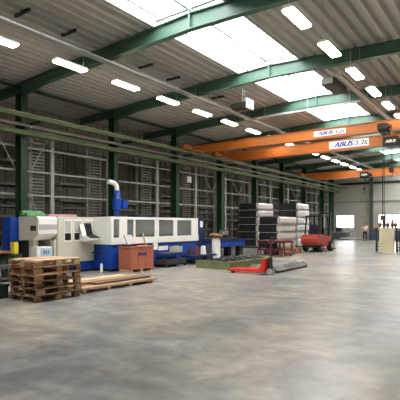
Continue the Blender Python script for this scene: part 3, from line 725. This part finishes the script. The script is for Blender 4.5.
# ------------------------------------------------------------------ forklift (heading +Y)
t = thing('forklift', 'red counterbalance forklift with black overhead guard beside the bales', 'forklift', (-9.68, 25.7, 0))
cx = -9.68
MB().prism([(24.4, .42), (24.3, .6), (24.3, .78), (24.4, 1.0), (25.2, 1.05), (25.3, .42)], 'x', cx-.54, cx+.54).build('counterweight', FRED, t, .05)
B('rear_grille', BLACK, t, cx-.42, cx+.42, 24.45, 25.3, .25, .42)
MB().prism([(25.2, .3), (25.2, .95), (25.55, .95), (25.6, .45), (26.1, .45), (26.3, .95), (26.55, .95), (26.6, .3)], 'x', cx-.48, cx+.48).build('chassis', FRED, t, .02)
MB().prism([(25.0, 1.03), (25.55, 1.03), (25.55, 1.17), (25.15, 1.17), (25.0, 1.62), (24.88, 1.6)], 'x', cx-.26, cx+.26).build('seat', SEATM, t, .03)
MB().cyl((cx, 26.15, .95), (cx, 25.95, 1.3), .03).build('steering_column', BLACK, t)
pts = [(cx+.17*math.cos(i*PI/6), 25.95+.05*math.sin(i*PI/6), 1.3+.16*math.sin(i*PI/6)) for i in range(13)]
MB().tube(pts, .016, 6).build('steering_wheel', BLACK, t)
for s in (-1, 1):
    MB().bar((cx+s*.45, 24.75, 1.02), (cx+s*.42, 24.95, 2.12), .07).build('guard_post', BLACK, t)
    MB().bar((cx+s*.45, 26.45, .93), (cx+s*.42, 26.15, 2.12), .07).build('guard_post', BLACK, t)
mb = MB().box(cx-.47, cx+.47, 24.9, 24.97, 2.1, 2.17).box(cx-.47, cx+.47, 26.12, 26.19, 2.1, 2.17).box(cx-.47, cx-.4, 24.9, 26.19, 2.1, 2.17).box(cx+.4, cx+.47, 24.9, 26.19, 2.1, 2.17)
for k in range(5): mb.box(cx-.4+.16*k, cx-.36+.16*k, 24.97, 26.12, 2.12, 2.15)
mb.build('overhead_guard', BLACK, t)
for s in (-1, 1):
    w = MB().cyl((cx+s*.34, 24.85, .27), (cx+s*.55, 24.85, .27), .27, n=20).build('rear_wheel', RUBBER, t, .03)
    MB().cyl((cx+s*.55, 24.85, .27), (cx+s*.57, 24.85, .27), .13, n=14).build('hub', FRED, w)
    w = MB().cyl((cx+s*.36, 26.5, .34), (cx+s*.62, 26.5, .34), .34, n=20).build('front_wheel', RUBBER, t, .03)
    MB().cyl((cx+s*.62, 26.5, .34), (cx+s*.64, 26.5, .34), .17, n=14).build('hub', GREYP, w)
    B('mast_rail', BLACK, t, cx+s*.33-.06, cx+s*.33+.06, 26.78, 26.95, .12, 2.35)
    MB().cyl((cx+s*.22, 26.86, .2), (cx+s*.22, 26.86, 2.1), .035).build('lift_cylinder', DKGREY, t)
    MB().prism([(27.1, .08), (27.16, .08), (27.16, .7), (27.1, .7)], 'x', cx+s*.25-.06, cx+s*.25+.06).box(cx+s*.25-.06, cx+s*.25+.06, 27.1, 28.1, .06, .11).build('fork', DKGREY, t)
for b6 in ((26.77, 26.96, 2.3, 2.37), (26.77, 26.96, 1.3, 1.36), (26.5, 26.8, .35, .5)): B('mast_crossbar', BLACK, t, cx-.4, cx+.4, *b6)
MB().box(cx-.5, cx+.5, 26.97, 27.08, .35, .43).box(cx-.5, cx+.5, 26.97, 27.08, .65, .73).build('fork_carriage', DKGREY, t)
MB().box(cx-.45, cx-.33, 24.285, 24.3, .66, .74).box(cx+.33, cx+.45, 24.285, 24.3, .66, .74).build('rear_lamp', RED, t)

# ------------------------------------------------------------------ right side crate rack
t = thing('board_stand', 'tall dark framed stand with a cream yellow front board at right', 'stand', (-6, 27.3, 0))
B('front_board', TAN, t, -6.42, -5.58, 26.95, 27.0, .02, 1.42)
for xx in (-6.58, -5.45):
    for yy in (27.0, 27.9): B('post', DKGREY, t, xx-.05, xx+.05, yy-.04, yy+.04, 0, 1.38)
mb = MB()
for k in range(8): mb.box(-5.5, -5.4, 27.04, 27.86, .1+k*.16, .16+k*.16)
mb.build('side_slat', DKGREY, t)
mb = MB()
for k in range(8): mb.box(-6.63, -6.53, 27.04, 27.86, .1+k*.16, .18+k*.16)
mb.build('side_slat', DKGREY, t)
B('top_shelf', W2, t, -6.63, -5.4, 26.97, 27.94, 1.38, 1.43)
rd = random.Random(9)
for k in range(5):
    q = MB().blob((-6.45+.22*k, 27.3+rd.uniform(-.1, .1), 1.43+.16+.08*(k % 2)), (.095, .22, .16+.08*(k % 2)), .25, 8, 5, 20+k).build('brown_part', [W4, CARD, RUST, CARD, W4][k])
    tag(q, '%s brown rusty part lying on the stand with the yellow board' % ['leftmost', 'second from left', 'central', 'second from right', 'rightmost'][k], 'part', 'brown parts on the board stand')
t = MB().box(-5.2, -3.9, 27.2, 28.2, 0, .12)
for z in (.12, .42, .72, 1.02): t.box(-5.2, -3.9, 27.2, 28.2, z, z+.27)
t = thing('grey_pallet_box', 'dark blue grey box pallet at the right picture edge', 'box pallet', (-4.6, 27.7, 0))
B('lower_box', M('slate_blue_paint', (62, 72, 92), .6), t, -5.2, -3.9, 27.2, 28.2, .1, .75); B('upper_box', DKGREY, t, -5.2, -3.9, 27.2, 28.2, .75, 1.3)
for xx in (-5.1, -4.1): B('skid', DKGREY, t, xx, xx+.12, 27.2, 28.2, 0, .1)

# far end things
def far(name, lab, cat, parts):
    x0 = min(p[2] for p in parts); x1 = max(p[3] for p in parts); y0 = min(p[4] for p in parts)
    t = thing(name, lab, cat, ((x0+x1)/2, y0, 0))
    for p in parts: B(p[0], p[1], t, *p[2:])
far('dark_machine', 'dark machine bench below the left far window', 'machine', [('base', M('mid_grey_steel', (112, 114, 116), .5), -16.6, -14.9, 48.2, 49.2, 0, .75), ('top', GREYP, -16.7, -14.8, 48.1, 49.3, .75, .85), ('head', DKGREY, -16.2, -15.6, 48.4, 49, .85, 1.35)])
far('white_platform', 'low white platform on the floor before the far door', 'platform', [('deck', WHITE, -15.2, -13.2, 46.9, 48.0, .12, .22), ('skid', GREYP, -15.1, -14.9, 46.9, 48.0, 0, .12), ('skid', GREYP, -13.5, -13.3, 46.9, 48.0, 0, .12)])
far('blue_locker', 'blue low locker right of the person near the far column', 'locker', [('body', M('muted_blue_paint', (70, 92, 128), .5), -12.2, -11.2, 47.6, 48.4, 0, 1.0), ('top', DKGREY, -12.25, -11.15, 47.55, 48.45, 1.0, 1.05)])
far('brown_cupboard', 'small brown cupboard right of the far column, behind the blue locker', 'cupboard', [('body', W4, -12.3, -11.85, 48.8, 49.4, 0, 1.25), ('top', W2, -12.33, -11.82, 48.75, 49.45, 1.25, 1.3)])
far('blue_container', 'blue container under the right far window', 'container', [('body', M('muted_blue_paint', (70, 92, 128), .5), -10.9, -9.2, 47.8, 49.0, .1, .95), ('lid', DBLUE, -10.95, -9.15, 47.75, 49.05, .95, 1.03), ('skid', DKGREY, -10.8, -9.3, 47.9, 48.9, 0, .1)])
t = thing('end_column', 'grey green column standing against the far wall right of the door', 'column', (-12.6, 49.5, 0))
MB().box(-12.75, -12.45, 49.3, 49.33, 0, 7.3).box(-12.75, -12.45, 49.62, 49.65, 0, 7.3).box(-12.615, -12.585, 49.33, 49.62, 0, 7.3).build('shaft', M('grey_green_paint', (92, 102, 88), .5), t); B('base_plate', DKGREY, t, -12.85, -12.35, 49.2, 49.75, 0, .03)
t = thing('end_column', 'dark green column standing in the far left corner', 'column', (-17.0, 49.4, 0))
MB().box(-17.3, -16.8, 49.3, 49.33, 0, 7.3).box(-17.3, -16.8, 49.62, 49.65, 0, 7.3).box(-17.07, -17.03, 49.33, 49.62, 0, 7.3).build('shaft', GREEN, t); B('base_plate', DKGREY, t, -17.4, -16.7, 49.2, 49.75, 0, .03)

# ------------------------------------------------------------------ person
def skin_mesh(verts, edges, radii, root=0, sub=1):
    me = bpy.data.meshes.new('s'); me.from_pydata(verts, edges, []); ob = bpy.data.objects.new('s', me); COL.objects.link(ob)
    md = ob.modifiers.new('k', 'SKIN'); md.use_smooth_shade = True
    for i, r in enumerate(radii):
        me.skin_vertices[0].data[i].radius = (r, r) if not isinstance(r, tuple) else r
        me.skin_vertices[0].data[i].use_root = i == root
    s = ob.modifiers.new('u', 'SUBSURF'); s.levels = s.render_levels = sub
    bpy.context.view_layer.update()
    m2 = bpy.data.meshes.new_from_object(ob.evaluated_get(bpy.context.evaluated_depsgraph_get()))
    bpy.data.objects.remove(ob); return m2
def put(name, me, mat, parent):
    me.materials.clear(); me.materials.append(mat); me.name = name
    for p in me.polygons: p.use_smooth = True
    ob = bpy.data.objects.new(name, me); COL.objects.link(ob); ob.parent = parent; ORIG[ob.name] = ORIG[parent.name] if parent else Vector(); return ob
t = thing('person', 'person in white shirt and dark trousers standing near the far door', 'person', (0, 0, 0))
V, E_, R = [], [], []
def vv(p, r, link=None):
    V.append(p); R.append(r)
    if link is not None: E_.append((link, len(V)-1))
    return len(V)-1
pel = vv((0, 0, .95), .13); ch = vv((0, .01, 1.2), .14, pel); sh = vv((0, .01, 1.42), .12, ch); nk = vv((0, .0, 1.53), .055, sh); hd = vv((0, -.02, 1.62), .085, nk); tp = vv((0, -.01, 1.74), .075, hd)
nose = vv((0, -.115, 1.645), .018, hd)
for s in (-1, 1):
    ear = vv((s*.095, 0, 1.65), .015, hd)
    so = vv((s*.19, .01, 1.42), .06, sh); el = vv((s*.25, .04, 1.13), .045, so); wr = vv((s*.24, -.1, .91), .03, el); pm = vv((s*.24, -.13, .84), .034, wr)
    for k in range(4):
        a = vv((s*.24+(k-1.5)*.02, -.15, .79), .009, pm); vv((s*.24+(k-1.5)*.021, -.14, .745+.008*abs(k-1.4)), .008, a)
    a = vv((s*.2, -.15, .83), .01, pm); vv((s*.19, -.17, .79), .009, a)
    hp = vv((s*.1, 0, .88), .095, pel); kn = vv((s*.12, -.02, .49), .06, hp); an = vv((s*.13, .02, .08), .04, kn); vv((s*.15, -.14, .035), .035, an)
body = put('body', skin_mesh(V, E_, R), SKIN, t)
me = skin_mesh([(0, 0, .93), (0, .01, 1.2), (0, .01, 1.43), (.19, .01, 1.42), (.24, .035, 1.2), (-.19, .01, 1.42), (-.24, .035, 1.2)], [(0, 1), (1, 2), (2, 3), (3, 4), (2, 5), (5, 6)], [.15, .155, .13, .075, .065, .075, .065]); put('shirt', me, SHIRT, t)
me = skin_mesh([(0, 0, .95), (.1, 0, .88), (.12, -.02, .49), (.13, .015, .12), (-.1, 0, .88), (-.12, -.02, .49), (-.13, .015, .12)], [(0, 1), (1, 2), (2, 3), (0, 4), (4, 5), (5, 6)], [.145, .11, .078, .065, .11, .078, .065]); put('trousers', me, TROUS, t)
MB().blob((0, .01, 1.71), (.092, .1, .09), .03, 12, 7).build('hair', HAIR, t, 0, True)
for s in (-1, 1):
    MB().blob((s*.035, -.098, 1.675), (.014, .01, .009), 0, 8, 5).build('eye', BLACK, t)
    MB().prism([(-.2, 0), (.07, 0), (.07, .08), (-.05, .1), (-.2, .05)], 'x', s*.14-.045, s*.14+.045).build('shoe', BLACK, t, .02)
MB().box(-.025, .025, -.108, -.095, 1.588, 1.598).build('mouth', RUST, t)
t.location = (-12.25, 45.6, 0); t.rotation_euler.z = .5

# ------------------------------------------------------------------ world, camera, view
w = bpy.data.worlds.new('World'); SC.world = w; w.use_nodes = True
nt = w.node_tree; bg = nt.nodes['Background']
sk = nt.nodes.new('ShaderNodeTexSky'); sk.sky_type = 'HOSEK_WILKIE'; sk.turbidity = 5
nt.links.new(sk.outputs[0], bg.inputs['Color']); bg.inputs['Strength'].default_value = .6
cam = bpy.data.cameras.new('camera'); co = bpy.data.objects.new('camera', cam); COL.objects.link(co)
cam.sensor_width = 36; cam.lens = 36*432/400; cam.shift_y = 25/400
th = math.atan(313/432)
co.location = (0, 0, 1.6); co.rotation_euler = (PI/2, 0, th)
cam.clip_end = 200
SC.camera = co
SC.view_settings.view_transform = 'Standard'; SC.view_settings.look = 'None'; SC.view_settings.gamma = 1
SC.view_settings.use_curve_mapping = False; SC.view_settings.exposure = 0.97
SC.cycles.use_denoising = True
SC.cycles.max_bounces = 8; SC.cycles.diffuse_bounces = 5; SC.cycles.sample_clamp_indirect = 6
